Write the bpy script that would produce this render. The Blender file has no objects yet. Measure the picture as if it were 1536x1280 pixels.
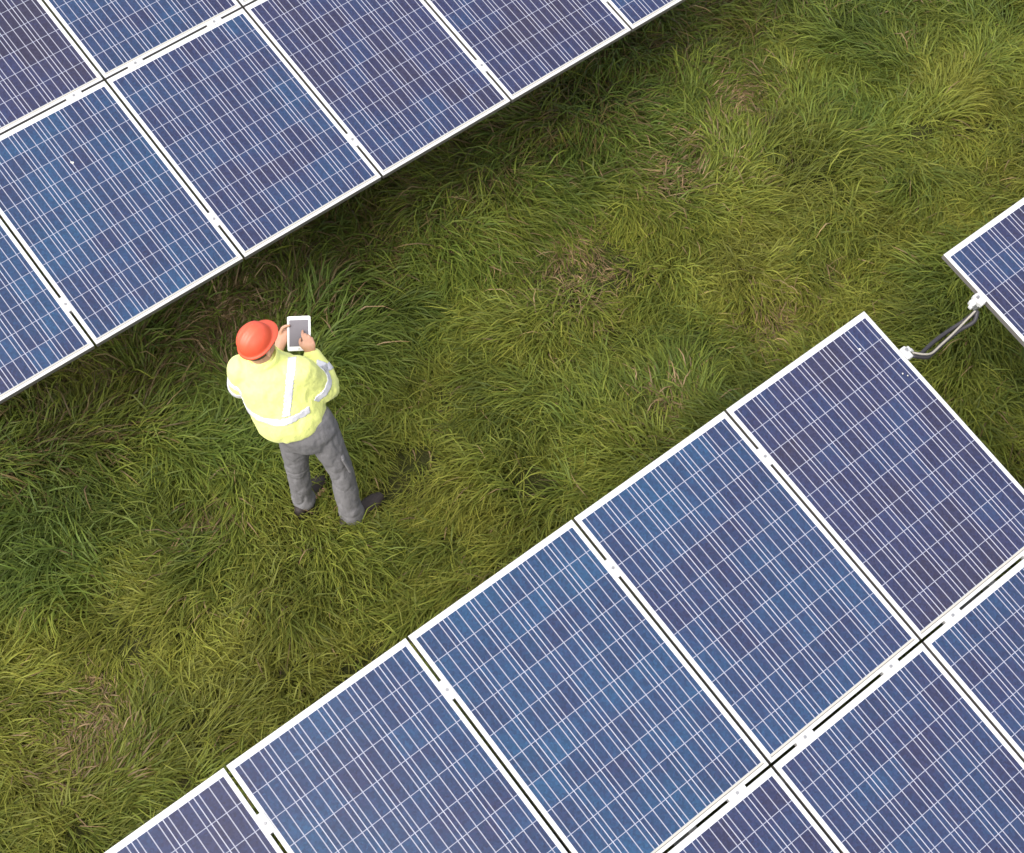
import bpy, bmesh, math, random
import numpy as np
from mathutils import Vector, Matrix, Euler, noise as mnoise

S = bpy.context.scene
COL = S.collection
R = math.radians
rng = np.random.default_rng(11)
random.seed(5)

# ---------------------------------------------------------------- camera
cd = bpy.data.cameras.new('camera')
cam = bpy.data.objects.new('camera', cd)
COL.objects.link(cam)
Mr = Matrix(((0.7773, -0.5333, 0.33376), (-0.62688, -0.61172, 0.48252), (-0.05316, -0.58429, -0.8098)))
rot = Matrix((Mr.col[0], -Mr.col[1], -Mr.col[2])).transposed()
cam.matrix_world = Matrix.Translation((-4.3975, -3.4539, 7.7602)) @ rot.to_4x4()
cd.sensor_fit = 'HORIZONTAL'
cd.sensor_width = 36.0
cd.lens = 55.244
cd.shift_x = -0.05339
cd.clip_start, cd.clip_end = 0.1, 1500.0
S.camera = cam

# ---------------------------------------------------------------- sky, sun, exposure
SUN_EL, SUN_AZ = R(54), R(252)          # azimuth: from +Y clockwise
w = bpy.data.worlds.new('World')
S.world = w
w.use_nodes = True
wn = w.node_tree.nodes
sky = wn.new('ShaderNodeTexSky')
sky.sky_type = 'NISHITA'
sky.sun_disc = False
sky.sun_elevation = SUN_EL
sky.sun_rotation = SUN_AZ
sky.air_density = 1.0
sky.dust_density = 4.0
sky.ozone_density = 0.6
bg = wn['Background']
bg.inputs[1].default_value = 0.15
hs = wn.new('ShaderNodeHueSaturation')          # thin overcast: most of the blue is veiled
hs.inputs['Saturation'].default_value = 0.35
w.node_tree.links.new(sky.outputs[0], hs.inputs['Color'])
w.node_tree.links.new(hs.outputs[0], bg.inputs[0])
ld = bpy.data.lights.new('sun', 'SUN')
ld.energy = 0.8
ld.angle = R(85)
ld.color = (1.0, 0.93, 0.82)
sun = bpy.data.objects.new('sun', ld)
COL.objects.link(sun)
sd = Vector((math.sin(SUN_AZ) * math.cos(SUN_EL), math.cos(SUN_AZ) * math.cos(SUN_EL), math.sin(SUN_EL)))
sun.rotation_euler = sd.to_track_quat('Z', 'Y').to_euler()
sun.location = sd * 30
S.view_settings.view_transform = 'Standard'
S.view_settings.look = 'None'
S.view_settings.exposure = 1.2
S.view_settings.gamma = 1.0


# ---------------------------------------------------------------- helpers
def tag(o, label=None, cat=None, group=None, kind=None):
    if label: o['label'] = label
    if cat: o['category'] = cat
    if group: o['group'] = group
    if kind: o['kind'] = kind
    return o


def empty(name, loc=(0, 0, 0), rot=(0, 0, 0)):
    o = bpy.data.objects.new(name, None)
    o.empty_display_size = 0.1
    COL.objects.link(o)
    o.location = loc
    o.rotation_euler = rot
    return o


def obj(name, me, parent=None, mat=None):
    o = bpy.data.objects.new(name, me)
    COL.objects.link(o)
    if mat and not me.materials: me.materials.append(mat)
    if parent: o.parent = parent
    return o


def from_bm(bm, name, smooth=False):
    me = bpy.data.meshes.new(name)
    bm.normal_update()
    bm.to_mesh(me)
    bm.free()
    if smooth:
        me.polygons.foreach_set('use_smooth', [True] * len(me.polygons))
    return me


def add_box(bm, c, s, bev=0.0, mat=None, M=None):
    r = bmesh.ops.create_cube(bm, size=1.0)
    vs = r['verts']
    for v in vs:
        v.co = Vector((v.co.x * s[0] + c[0], v.co.y * s[1] + c[1], v.co.z * s[2] + c[2]))
    fs = set(f for v in vs for f in v.link_faces)
    if bev:
        es = list(set(e for v in vs for e in v.link_edges))
        r2 = bmesh.ops.bevel(bm, geom=es, offset=bev, segments=1, affect='EDGES', clamp_overlap=True)
        vs = list(set(v for f in r2['faces'] for v in f.verts)) 
    if M is not None:
        bmesh.ops.transform(bm, matrix=M, verts=list(set(v for v in vs)))
    return vs


def catmull(pts, n):
    P = [np.array(p, float) for p in pts]
    P = [2 * P[0] - P[1]] + P + [2 * P[-1] - P[-2]]
    out = []
    for i in range(1, len(P) - 2):
        for k in range(n):
            t = k / n
            a, b, c, d = P[i - 1], P[i], P[i + 1], P[i + 2]
            out.append(0.5 * (2 * b + (c - a) * t + (2 * a - 5 * b + 4 * c - d) * t * t + (3 * b - a - 3 * c + d) * t ** 3))
    out.append(P[-2])
    return out


def loft(bm, pts, radii, n=16, sub=4, side=None, cap=True):
    """tube along pts; radii are r or (r_side, r_other); rounded caps"""
    full = [np.concatenate([np.array(p, float), np.array(r if hasattr(r, '__len__') else (r, r), float)]) for p, r in zip(pts, radii)]
    Q = catmull(full, sub) if sub > 1 else full
    P = [q[:3] for q in Q]
    Rr = [np.maximum(q[3:], 1e-4) for q in Q]
    T = []
    for i in range(len(P)):
        d = P[min(i + 1, len(P) - 1)] - P[max(i - 1, 0)]
        T.append(d / (np.linalg.norm(d) + 1e-12))
    s0 = np.array(side, float) if side is not None else (np.array([1.0, 0, 0]) if abs(T[0][0]) < 0.8 else np.array([0, 1.0, 0]))
    rings = []
    ext = []
    if cap:
        for k in (0.95, 0.7, 0.35):
            ext.append((P[0] - T[0] * Rr[0].min() * k, Rr[0] * math.sqrt(max(1 - k * k, 0.01)), T[0]))
    for i in range(len(P)): ext.append((P[i], Rr[i], T[i]))
    if cap:
        for k in (0.35, 0.7, 0.95):
            ext.append((P[-1] + T[-1] * Rr[-1].min() * k, Rr[-1] * math.sqrt(max(1 - k * k, 0.01)), T[-1]))
    s = s0
    for p, r, t in ext:
        s = s - t * (s @ t)
        s /= np.linalg.norm(s) + 1e-12
        u = np.cross(t, s)
        ring = []
        for k in range(n):
            a = 2 * math.pi * k / n
            ring.append(bm.verts.new(tuple(p + s * math.cos(a) * r[0] + u * math.sin(a) * r[1])))
        rings.append(ring)
        if side is not None: s = s0
    for a, b in zip(rings, rings[1:]):
        for k in range(n):
            bm.faces.new((a[k], a[(k + 1) % n], b[(k + 1) % n], b[k]))
    bm.faces.new(list(reversed(rings[0])))
    bm.faces.new(rings[-1])


def ellipsoid(bm, c, r, rotm=None):
    q = bmesh.ops.create_icosphere(bm, subdivisions=3, radius=1.0)
    for v in q['verts']:
        p = Vector((v.co.x * r[0], v.co.y * r[1], v.co.z * r[2]))
        if rotm is not None: p = rotm @ p
        v.co = p + Vector(c)


def fuse(bm, name, voxel, smooth=6, factor=0.5):
    """union of overlapping closed shapes as one continuous smooth surface"""
    me = from_bm(bm, name)
    o = bpy.data.objects.new(name, me)
    COL.objects.link(o)
    m = o.modifiers.new('r', 'REMESH')
    m.mode = 'VOXEL'
    m.voxel_size = voxel
    if smooth:
        s = o.modifiers.new('s', 'SMOOTH')
        s.factor = factor
        s.iterations = smooth
    dg = bpy.context.evaluated_depsgraph_get()
    me2 = bpy.data.meshes.new_from_object(o.evaluated_get(dg))
    me2.name = name
    bpy.data.objects.remove(o)
    bpy.data.meshes.remove(me)
    me2.polygons.foreach_set('use_smooth', [True] * len(me2.polygons))
    return me2


# ---------------------------------------------------------------- node helpers
def material(name):
    m = bpy.data.materials.new(name)
    m.use_nodes = True
    b = m.node_tree.nodes['Principled BSDF']
    return m, m.node_tree, b


class N:
    """tiny node-maths builder"""
    def __init__(self, nt): self.nt = nt

    def _in(self, n, i, v):
        if isinstance(v, (int, float)): n.inputs[i].default_value = v
        elif isinstance(v, tuple): n.inputs[i].default_value = v
        else: self.nt.links.new(v, n.inputs[i])

    def m(self, op, a, b=None, c=None):
        n = self.nt.nodes.new('ShaderNodeMath')
        n.operation = op
        for i, v in enumerate((a, b, c)):
            if v is not None: self._in(n, i, v)
        return n.outputs[0]

    def mix(self, f, a, b):
        n = self.nt.nodes.new('ShaderNodeMix')
        n.data_type = 'RGBA'
        self._in(n, 0, f)
        self._in(n, 6, a)
        self._in(n, 7, b)
        return n.outputs[2]

    def mulc(self, a, b):
        n = self.nt.nodes.new('ShaderNodeMix')
        n.data_type = 'RGBA'
        n.blend_type = 'MULTIPLY'
        n.inputs[0].default_value = 1.0
        self._in(n, 6, a)
        self._in(n, 7, b)
        return n.outputs[2]

    def noise(self, vec, scale, detail=3.0, rough=0.5):
        n = self.nt.nodes.new('ShaderNodeTexNoise')
        n.inputs['Scale'].default_value = scale
        n.inputs['Detail'].default_value = detail
        n.inputs['Roughness'].default_value = rough
        if vec is not None: self.nt.links.new(vec, n.inputs['Vector'])
        return n

    def coord(self, kind='Object'):
        return self.nt.nodes.new('ShaderNodeTexCoord').outputs[kind]

    def ramp(self, f, stops):
        n = self.nt.nodes.new('ShaderNodeValToRGB')
        e = n.color_ramp.elements
        e[0].position, e[0].color = stops[0]
        e[1].position, e[1].color = stops[-1]
        for p, c in stops[1:-1]:
            q = e.new(p)
            q.color = c
        self._in(n, 0, f)
        return n.outputs[0]

    def bump(self, h, dist, strength=1.0):
        n = self.nt.nodes.new('ShaderNodeBump')
        n.inputs['Distance'].default_value = dist
        n.inputs['Strength'].default_value = strength
        self._in(n, 'Height', h)
        return n.outputs[0]


def simple(name, base, rough=0.6, metal=0.0, var=0.12, scale=14.0, bump=0.0, spec=0.5):
    m, nt, b = material(name)
    k = N(nt)
    nz = k.noise(k.coord(), scale, 4.0, 0.6)
    lo = tuple(c * (1 - var) for c in base) + (1,)
    hi = tuple(min(1, c * (1 + var)) for c in base) + (1,)
    nt.links.new(k.mix(nz.outputs[0], lo, hi), b.inputs['Base Color'])
    b.inputs['Roughness'].default_value = rough
    b.inputs['Metallic'].default_value = metal
    b.inputs['Specular IOR Level'].default_value = spec
    if bump:
        nt.links.new(k.bump(nz.outputs[0], bump), b.inputs['Normal'])
    return m


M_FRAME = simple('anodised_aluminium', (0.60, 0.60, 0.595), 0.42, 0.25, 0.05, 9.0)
M_SIDE_SHADE = simple('shaded_frame_side', (0.15, 0.14, 0.13), 0.5, 0.2, 0.15, 20.0)  # frame aluminium darkened, shade of the panel gaps put into its colour
M_STEEL = simple('galvanised_steel', (0.42, 0.43, 0.43), 0.5, 0.5, 0.2, 25.0)
M_CLAMP = simple('clamp_aluminium', (0.56, 0.56, 0.55), 0.4, 0.2, 0.05, 30.0)
M_BOLT = simple('bolt_steel', (0.34, 0.34, 0.35), 0.4, 0.7, 0.1, 60.0)
M_BACK = simple('white_laminate', (0.78, 0.78, 0.78), 0.4, 0.0, 0.04, 8.0)
M_CABLE = simple('black_cable_sheath', (0.030, 0.027, 0.030), 0.45, 0.0, 0.2, 40.0)
M_CONDUIT = simple('pale_conduit_plastic', (0.30, 0.275, 0.23), 0.5, 0.0, 0.1, 40.0)
M_DROP = simple('bird_dropping', (0.62, 0.60, 0.52), 0.8, 0.0, 0.2, 80.0)

# ---------------------------------------------------------------- solar cell laminate
PU, PV = 1.012, 1.5245                 # pitch of the panels along and up the table
HX, HY = 0.4985, 0.755                  # half size of a panel
TILT = R(16.5)


def cell_material():
    m, nt, b = material('solar_cells')
    k = N(nt)
    co = k.coord('Object')
    sx = nt.nodes.new('ShaderNodeSeparateXYZ')
    nt.links.new(co, sx.inputs[0])
    x, y = sx.outputs[0], sx.outputs[1]
    CX, CY = 0.1592, 0.1447
    cu = k.m('DIVIDE', k.m('ADD', x, 3 * CX), CX)
    cv = k.m('DIVIDE', k.m('ADD', y, 5 * CY), CY)
    fu = k.m('FRACT', cu)
    fv = k.m('FRACT', cv)

    def edge(f, size):
        return k.m('MULTIPLY', k.m('MINIMUM', f, k.m('SUBTRACT', 1.0, f)), size)
    gap_u = k.m('LESS_THAN', edge(fu, CX), 0.0022)
    gap_v = k.m('LESS_THAN', edge(fv, CY), 0.0018)
    fb = k.m('FRACT', k.m('MULTIPLY', cu, 3.0))
    bus = k.m('LESS_THAN', k.m('MULTIPLY', k.m('ABSOLUTE', k.m('SUBTRACT', fb, 0.5)), CX / 3), 0.0024)
    out = k.m('MAXIMUM', k.m('GREATER_THAN', k.m('ABSOLUTE', x), 3 * CX), k.m('GREATER_THAN', k.m('ABSOLUTE', y), 5 * CY))
    # colour of each cell: its own shade, crystal grains, slow drift over the panel, the panel's own tone
    oi = nt.nodes.new('ShaderNodeObjectInfo')
    cid = nt.nodes.new('ShaderNodeCombineXYZ')
    nt.links.new(k.m('FLOOR', cu), cid.inputs[0])
    nt.links.new(k.m('FLOOR', cv), cid.inputs[1])
    nt.links.new(k.m('MULTIPLY', oi.outputs['Random'], 37.0), cid.inputs[2])
    wn_ = nt.nodes.new('ShaderNodeTexWhiteNoise')
    nt.links.new(cid.outputs[0], wn_.inputs['Vector'])
    off = nt.nodes.new('ShaderNodeVectorMath')
    off.operation = 'ADD'
    sc = nt.nodes.new('ShaderNodeCombineXYZ')
    nt.links.new(k.m('MULTIPLY', oi.outputs['Random'], 61.0), sc.inputs[2])
    nt.links.new(co, off.inputs[0])
    nt.links.new(sc.outputs[0], off.inputs[1])
    slow = k.noise(off.outputs[0], 2.2, 2.0)
    mid = k.noise(off.outputs[0], 9.0, 2.0)
    vo = nt.nodes.new('ShaderNodeTexVoronoi')
    vo.inputs['Scale'].default_value = 95.0
    nt.links.new(off.outputs[0], vo.inputs['Vector'])
    grain = nt.nodes.new('ShaderNodeSeparateColor')
    nt.links.new(vo.outputs['Color'], grain.inputs[0])
    # tone 0 = violet slate, 1 = azure
    t = k.m('ADD', k.m('MULTIPLY', k.m('SUBTRACT', slow.outputs[0], 0.5), 0.95), k.m('MULTIPLY', k.m('SUBTRACT', wn_.outputs[0], 0.5), 0.25))
    t = k.m('ADD', t, k.m('MULTIPLY', k.m('SUBTRACT', mid.outputs[0], 0.5), 0.36))
    t = k.m('ADD', t, k.m('MULTIPLY', k.m('SUBTRACT', grain.outputs[0], 0.5), 0.22))
    sep = nt.nodes.new('ShaderNodeSeparateColor')
    nt.links.new(oi.outputs['Color'], sep.inputs[0])
    t = k.m('ADD', t, k.m('ADD', sep.outputs[0], 0.11))
    c = k.ramp(t, [(0.0, (0.030, 0.028, 0.058, 1)), (0.35, (0.026, 0.031, 0.081, 1)), (0.65, (0.022, 0.042, 0.102, 1)), (1.0, (0.019, 0.060, 0.132, 1))])
    val = k.m('ADD', 0.73, k.m('MULTIPLY', grain.outputs[1], 0.32))
    val = k.m('ADD', val, k.m('MULTIPLY', k.m('SUBTRACT', wn_.outputs[0], 0.5), 0.12))
    vc = nt.nodes.new('ShaderNodeCombineColor')
    for i in range(3): nt.links.new(val, vc.inputs[i])
    c = k.mulc(c, vc.outputs[0])
    c = k.mix(bus, c, (0.29, 0.295, 0.355, 1))
    c = k.mix(gap_v, c, (0.27, 0.28, 0.35, 1))
    c = k.mix(gap_u, c, (0.36, 0.365, 0.43, 1))
    c = k.mix(out, c, (0.66, 0.66, 0.66, 1))
    c = k.mix(k.m('LESS_THAN', y, -5 * CY), c, (0.40, 0.385, 0.34, 1))  # bottom margin only: frame lip shading put into the colour
    lip_shade = k.m('MULTIPLY', k.m('LESS_THAN', y, -(HY - 0.0215)), k.m('GREATER_THAN', y, -(HY - 0.0160)))  # painted shade line along the lower frame lip
    c = k.mix(lip_shade, c, (0.15, 0.14, 0.12, 1))
    dust = k.noise(off.outputs[0], 5.0, 6.0, 0.7)
    c = k.mix(k.m('MULTIPLY', dust.outputs[0], 0.025), c, (0.45, 0.42, 0.38, 1))
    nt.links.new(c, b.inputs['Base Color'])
    b.inputs['Roughness'].default_value = 0.14
    b.inputs['Specular IOR Level'].default_value = 0.31
    return m


M_CELL = cell_material()


def frame_mesh():
    bm = bmesh.new()
    prof = [(0.030, 0.030, -0.034), (0.0, 0.0, -0.034), (0.0, 0.0, 0.0012), (0.0018, 0.0018, 0.003),
            (0.0145, 0.0170, 0.003), (0.0155, 0.0180, 0.002), (0.0155, 0.0180, -0.004)]
    rings = []
    for ox, oy, z in prof:
        a, b = HX - ox, HY - oy
        rings.append([bm.verts.new(p) for p in ((-a, -b, z), (a, -b, z), (a, b, z), (-a, b, z))])
    for j, (p, q) in enumerate(zip(rings, rings[1:])):
        for i in range(4):
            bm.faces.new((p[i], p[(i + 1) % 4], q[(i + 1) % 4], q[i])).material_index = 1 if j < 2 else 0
    return from_bm(bm, 'frame')


def cells_mesh():
    bm = bmesh.new()
    add_box(bm, (0, 0, -0.003), (2 * (HX - 0.0138), 2 * (HY - 0.0163), 0.006))
    return from_bm(bm, 'cells')


def back_mesh():
    bm = bmesh.new()
    add_box(bm, (0, 0, -0.0075), (2 * (HX - 0.0178), 2 * (HY - 0.0214), 0.002))
    add_box(bm, (0, HY - 0.16, -0.019), (0.11, 0.09, 0.02), 0.003)
    return from_bm(bm, 'backsheet')


ME_F, ME_C, ME_B = frame_mesh(), cells_mesh(), back_mesh()
ME_F.materials.append(M_FRAME)
ME_F.materials.append(M_SIDE_SHADE)
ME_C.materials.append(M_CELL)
ME_B.materials.append(M_BACK)
UPV = Vector((0, math.cos(TILT), math.sin(TILT)))      # up the slope
NRM = Vector((0, -math.sin(TILT), math.cos(TILT)))


def place(org, u, v, h=0.0):
    """u along the row, v up the slope, h above the glass plane"""
    return Vector(org) + Vector((u, 0, 0)) + UPV * v + NRM * h


def dropping(p, x, y, s):
    bm = bmesh.new()
    n = 9
    ring = []
    for i in range(n):
        a = 2 * math.pi * i / n
        r = s * random.uniform(0.55, 1.15)
        ring.append(bm.verts.new((x + math.cos(a) * r, y + math.sin(a) * r * 1.2, 0.0006)))
    top = bm.verts.new((x, y, 0.0028))
    for i in range(n): bm.faces.new((ring[i], ring[(i + 1) % n], top))
    bm.faces.new(list(reversed(ring)))
    return obj('bird_dropping', from_bm(bm, 'bird_dropping'), p, M_DROP)


proto = None


def panel(org, u, v, tone, label, group):
    global proto
    p = empty('solar_panel', place(org, u, v), (TILT, 0, 0))
    if proto is None:
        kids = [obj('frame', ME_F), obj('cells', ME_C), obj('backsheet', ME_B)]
        proto = kids
    else:
        kids = []
        for c in proto:
            d = c.copy()
            COL.objects.link(d)
            kids.append(d)
    for c in kids: c.parent = p
    kids[1].color = (tone, tone, tone, 1)
    return tag(p, label, 'solar panel', group)


LOW = (0.0, 0.0, 1.2006)               # top right corner of the near table
UPP = (0.8105, 2.8975, 0.85)           # a joint on the low edge of the far table
NXT = (0.597 + PU, 0.0, 1.2006)        # next table in line with the near one

GL = 'solar panels of the lower right table'
GU = 'solar panels of the upper left table'
r1 = [(0.22, 'dark slate panel at the right end of the lower table, beside the cable link'),
      (0.52, 'blue panel next to the slate end panel along the grass edge of the lower table'),
      (0.66, 'azure tinted panel third from the cable link along the lower table grass edge'),
      (0.55, 'panel fourth from the cable link, blue at its left corner, by the lower grass edge'),
      (0.22, 'violet panel cut off by the bottom edge, at the left end of the lower table')]
for i, (t, l) in enumerate(r1):
    p = panel(LOW, -(i + 0.5) * PU, -0.758, t, l, GL)
    if i == 0:
        dropping(p, 0.325, 0.60, 0.006)
        dropping(p, 0.42, 0.36, 0.005)
        dropping(p, 0.435, 0.335, 0.004)
r2 = [(0.45, 'back row panel of the lower table cut by the right edge, below the slate panel'),
      (0.38, 'back row panel of the lower table whole across the bottom right corner'),
      (0.42, 'back row panel of the lower table showing only its top corner at the bottom edge')]
for i, (t, l) in enumerate(r2):
    panel(LOW, -(i + 0.5) * PU, -0.758 - PV, t, l, GL)
panel(NXT, -0.5 * PU, -0.758, 0.28, 'violet blue panel of the separate table at the right edge, past the cable link',
      'solar panels of the table beyond the cable link')
u1 = [(-1, 0.22, 'sliver of a violet panel farthest right on the upper table, at the top edge'),
      (0, 0.16, 'dark violet panel second from the right along the upper table grass edge'),
      (1, 0.24, 'violet panel in the middle of the upper table, touching the top edge'),
      (2, 0.46, 'whole blue panel of the upper table standing above the red helmet to the right'),
      (3, 0.60, 'brightest blue panel of the upper table with a white speck, left of the red helmet'),
      (4, 0.55, 'blue panel cut off by the left edge, leftmost along the upper table grass edge')]
for i, t, l in u1:
    p = panel(UPP, -(i + 0.5) * PU, 0.758, t, l, GU)
    if i == 3: dropping(p, 0.03, 0.36, 0.009)
u2 = [(1, 0.3, 'back row panel of the upper table showing just a frame corner at the top edge'),
      (2, 0.46, 'whole width blue back row panel of the upper table at the top edge'),
      (3, 0.02, 'greyish plum back row panel in the top left corner')]
for i, t, l in u2:
    panel(UPP, -(i + 0.5) * PU, 0.758 + PV, t, l, GU)
# the rest of both tables' back rows, just outside the picture
for i, t, l in ((-1, 0.25, 'back row panel beyond the top edge, behind the sliver panel of the upper table'),
                (0, 0.20, 'back row panel beyond the top edge, behind the dark violet upper panel'),
                (4, 0.40, 'back row panel beyond the left edge, next to the greyish plum panel')):
    panel(UPP, -(i + 0.5) * PU, 0.758 + PV, t, l, GU)
for i, t, l in ((3, 0.40, 'back row panel below the bottom edge, behind the fourth lower panel'),
                (4, 0.30, 'back row panel below the bottom edge, behind the violet lower panel')):
    panel(LOW, -(i + 0.5) * PU, -0.758 - PV, t, l, GL)


# ---------------------------------------------------------------- mounting racks
def clamp_mesh(L):
    bm = bmesh.new()
    add_box(bm, (0, 0, 0.0050), (0.046, L, 0.0035), 0.0012)
    add_box(bm, (0, 0, -0.018), (0.015, L * 0.98, 0.0425))
    return from_bm(bm, 'clamp')


def bolt_mesh():
    bm = bmesh.new()
    bmesh.ops.create_cone(bm, cap_ends=True, segments=12, radius1=0.0085, radius2=0.0075, depth=0.006, matrix=Matrix.Translation((0, 0, 0.0098)))
    return from_bm(bm, 'bolt')


ME_CL, ME_BO = clamp_mesh(0.105), bolt_mesh()
ME_CL.materials.append(M_CLAMP)
ME_BO.materials.append(M_BOLT)


def rack(org, u0, u1, rows, joints, mids, label, ends=()):
    up_ = max(rows) > 0
    """org is the slope origin; rows as list of (v of purlin); joints clamps at (u,v,along)"""
    root = empty('mounting_rack', (org[0] + u0, org[1], 0.0))
    base = Vector(root.location)
    inv = Matrix.Translation(-base)

    def child(name, bm, mat, smooth=False):
        bmesh.ops.transform(bm, matrix=inv, verts=bm.verts)
        return obj(name, from_bm(bm, name, smooth), root, mat)
    rotx = Matrix.Rotation(TILT, 4, 'X')
    L = u1 - u0
    for v in rows:
        bm = bmesh.new()
        c = place(org, (u0 + u1) / 2, v, -0.0665)
        add_box(bm, (0, 0, 0), (L, 0.05, 0.06), 0.004)
        bmesh.ops.transform(bm, matrix=Matrix.Translation(c) @ rotx, verts=bm.verts)
        child('purlin', bm, M_STEEL)
    va, vb = min(rows) - 0.12, max(rows) + 0.12
    k = max(2, int(round(L / 2.6)) + 1)
    for i in range(k):
        u = u0 + 0.62 + (L - 1.1) * i / (k - 1)
        bm = bmesh.new()
        add_box(bm, (0, 0, 0), (0.05, vb - va, 0.09), 0.004)
        bmesh.ops.transform(bm, matrix=Matrix.Translation(place(org, u, (va + vb) / 2, -0.150)) @ rotx, verts=bm.verts)
        child('rafter', bm, M_STEEL)
        for v in (va + (vb - va) * 0.46, va + (vb - va) * 0.80) if up_ else (va + (vb - va) * 0.2, va + (vb - va) * 0.54):
            t = place(org, u, v, -0.17)
            bm = bmesh.new()
            add_box(bm, (t.x + 0.045, t.y, (t.z - 0.4) / 2), (0.036, 0.09, t.z + 0.4), 0.004)
            child('post', bm, M_STEEL)
    for (u, v, along) in joints:
        c = obj('clamp', ME_CL, root)
        c.location = place(org, u, v) - base
        c.rotation_euler = (Matrix.Rotation(TILT, 3, 'X') @ Matrix.Rotation(R(90) if along else 0, 3, 'Z')).to_euler()
        b = obj('bolt', ME_BO, c)
    for (u, v, sgn) in ends:
        # end of the rail standing clear of the table, with its end clamp and lug
        bm = bmesh.new()
        add_box(bm, (0.019 * sgn, 0, -0.012), (0.034, 0.074, 0.034), 0.004)
        add_box(bm, (0.006 * sgn, 0, 0.0075), (0.030, 0.068, 0.004), 0.001)
        add_box(bm, (0.050 * sgn, 0.010, -0.030), (0.028, 0.038, 0.036), 0.005)
        add_box(bm, (0.070 * sgn, 0.0, -0.038), (0.014, 0.024, 0.024), 0.004)
        bmesh.ops.transform(bm, matrix=Matrix.Translation(place(org, u, v)) @ rotx, verts=bm.verts)
        e = child('end_clamp', bm, M_CLAMP)
        bm = bmesh.new()
        bmesh.ops.create_cone(bm, cap_ends=True, segments=12, radius1=0.0095, radius2=0.008, depth=0.009, matrix=Matrix.Translation((0.022 * sgn, 0.012, 0.0140)))
        bmesh.ops.transform(bm, matrix=inv @ Matrix.Translation(place(org, u, v)) @ rotx, verts=bm.verts)
        obj('bolt', from_bm(bm, 'bolt'), e, M_BOLT)
    return tag(root, label, 'mounting rack', 'steel racks under the solar tables')


CV = 0.32
jl = [(-i * PU, -CV, False) for i in range(1, 5)] + [(-(i + f) * PU, -PV + 0.0045, True) for i in range(3) for f in (0.215, 0.785)] \
     + [(-i * PU, -PV - 1.18, False) for i in range(1, 3)]
rack(LOW, -5.15, 0.03, [-CV, -PV - 0.08, -2.72], jl, None, 'steel rack clamping the lower right table of panels, its rail end at the cable', ends=[(0.0, -CV, 1)])
ju = [(-i * PU, CV, False) for i in range(0, 5)] + [(-(i + f) * PU, PV - 0.0045, True) for i in range(1, 5) for f in (0.215, 0.785)]
rack(UPP, -5.10, 1.05, [CV, PV + 0.08, 2.72], ju, None, 'steel rack clamping the upper left table of panels above the dark grass')
rack(NXT, -PU - 0.03, 0.1, [-CV, -1.20], [], None, 'steel rack under the single panel at the right edge, beyond the cable', ends=[(-PU, -CV, -1)])


# ---------------------------------------------------------------- cable link between the tables
def cable(name, pts, r, mat, parent):
    bm = bmesh.new()
    base = Vector(parent.location)
    loft(bm, [Vector(p) - base for p in pts], [r] * len(pts), n=10, sub=6)
    return obj(name, from_bm(bm, name, True), parent, mat)


cb = empty('cable_link', (0.3, -0.35, 1.05))
tag(cb, 'slack black cable with a pale conduit hanging between two solar tables', 'cable')
cable('conduit', [(0.050, -0.325, 1.100), (0.095, -0.360, 1.082), (0.148, -0.373, 1.06), (0.224, -0.363, 1.05), (0.327, -0.352, 1.05), (0.427, -0.342, 1.06), (0.516, -0.338, 1.085)], 0.0058, M_CONDUIT, cb)
cable('black_cable', [(0.050, -0.330, 1.085), (0.107, -0.333, 1.05), (0.189, -0.317, 1.03), (0.274, -0.307, 1.02), (0.374, -0.310, 1.02), (0.462, -0.325, 1.04), (0.53, -0.335, 1.07)], 0.0125, M_CABLE, cb)
cable('black_cable', [(0.050, -0.335, 1.080), (0.12, -0.365, 1.04), (0.182, -0.358, 1.02), (0.282, -0.345, 1.015), (0.393, -0.345, 1.025), (0.485, -0.365, 1.045), (0.53, -0.345, 1.07)], 0.0125, M_CABLE, cb)

# ---------------------------------------------------------------- ground
PERSON = Vector((-2.6271, 1.6072, 0.0))


def lattice(seed, n=96):
    return np.random.default_rng(seed).random((n, n))


def vnoise(x, y, scale, seed):
    g = lattice(seed)
    n = g.shape[0]
    X, Y = x / scale + 40.3, y / scale + 40.7
    xi, yi = np.floor(X).astype(int), np.floor(Y).astype(int)
    fx, fy = X - xi, Y - yi
    fx, fy = fx * fx * (3 - 2 * fx), fy * fy * (3 - 2 * fy)
    a, b = g[xi % n, yi % n], g[(xi + 1) % n, yi % n]
    c, d = g[xi % n, (yi + 1) % n], g[(xi + 1) % n, (yi + 1) % n]
    return (a * (1 - fx) + b * fx) * (1 - fy) + (c * (1 - fx) + d * fx) * fy


def fbm(x, y, scale, seed, oct=3):
    s, a, t = 0.0, 1.0, 0.0
    for o in range(oct):
        s = s + a * vnoise(x, y, scale / 2 ** o, seed + o * 17)
        t += a
        a *= 0.5
    return s / t


def ground_z(x, y):
    x, y = np.asarray(x, float), np.asarray(y, float)
    d = np.hypot(x - PERSON.x, y - PERSON.y)
    k = np.clip((d - 0.5) / 0.9, 0, 1)
    far = np.clip((14 - np.hypot(x, y - 1)) / 6, 0, 1)
    return (fbm(x, y, 1.3, 3, 2) - 0.5) * 0.16 * k * far


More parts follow.
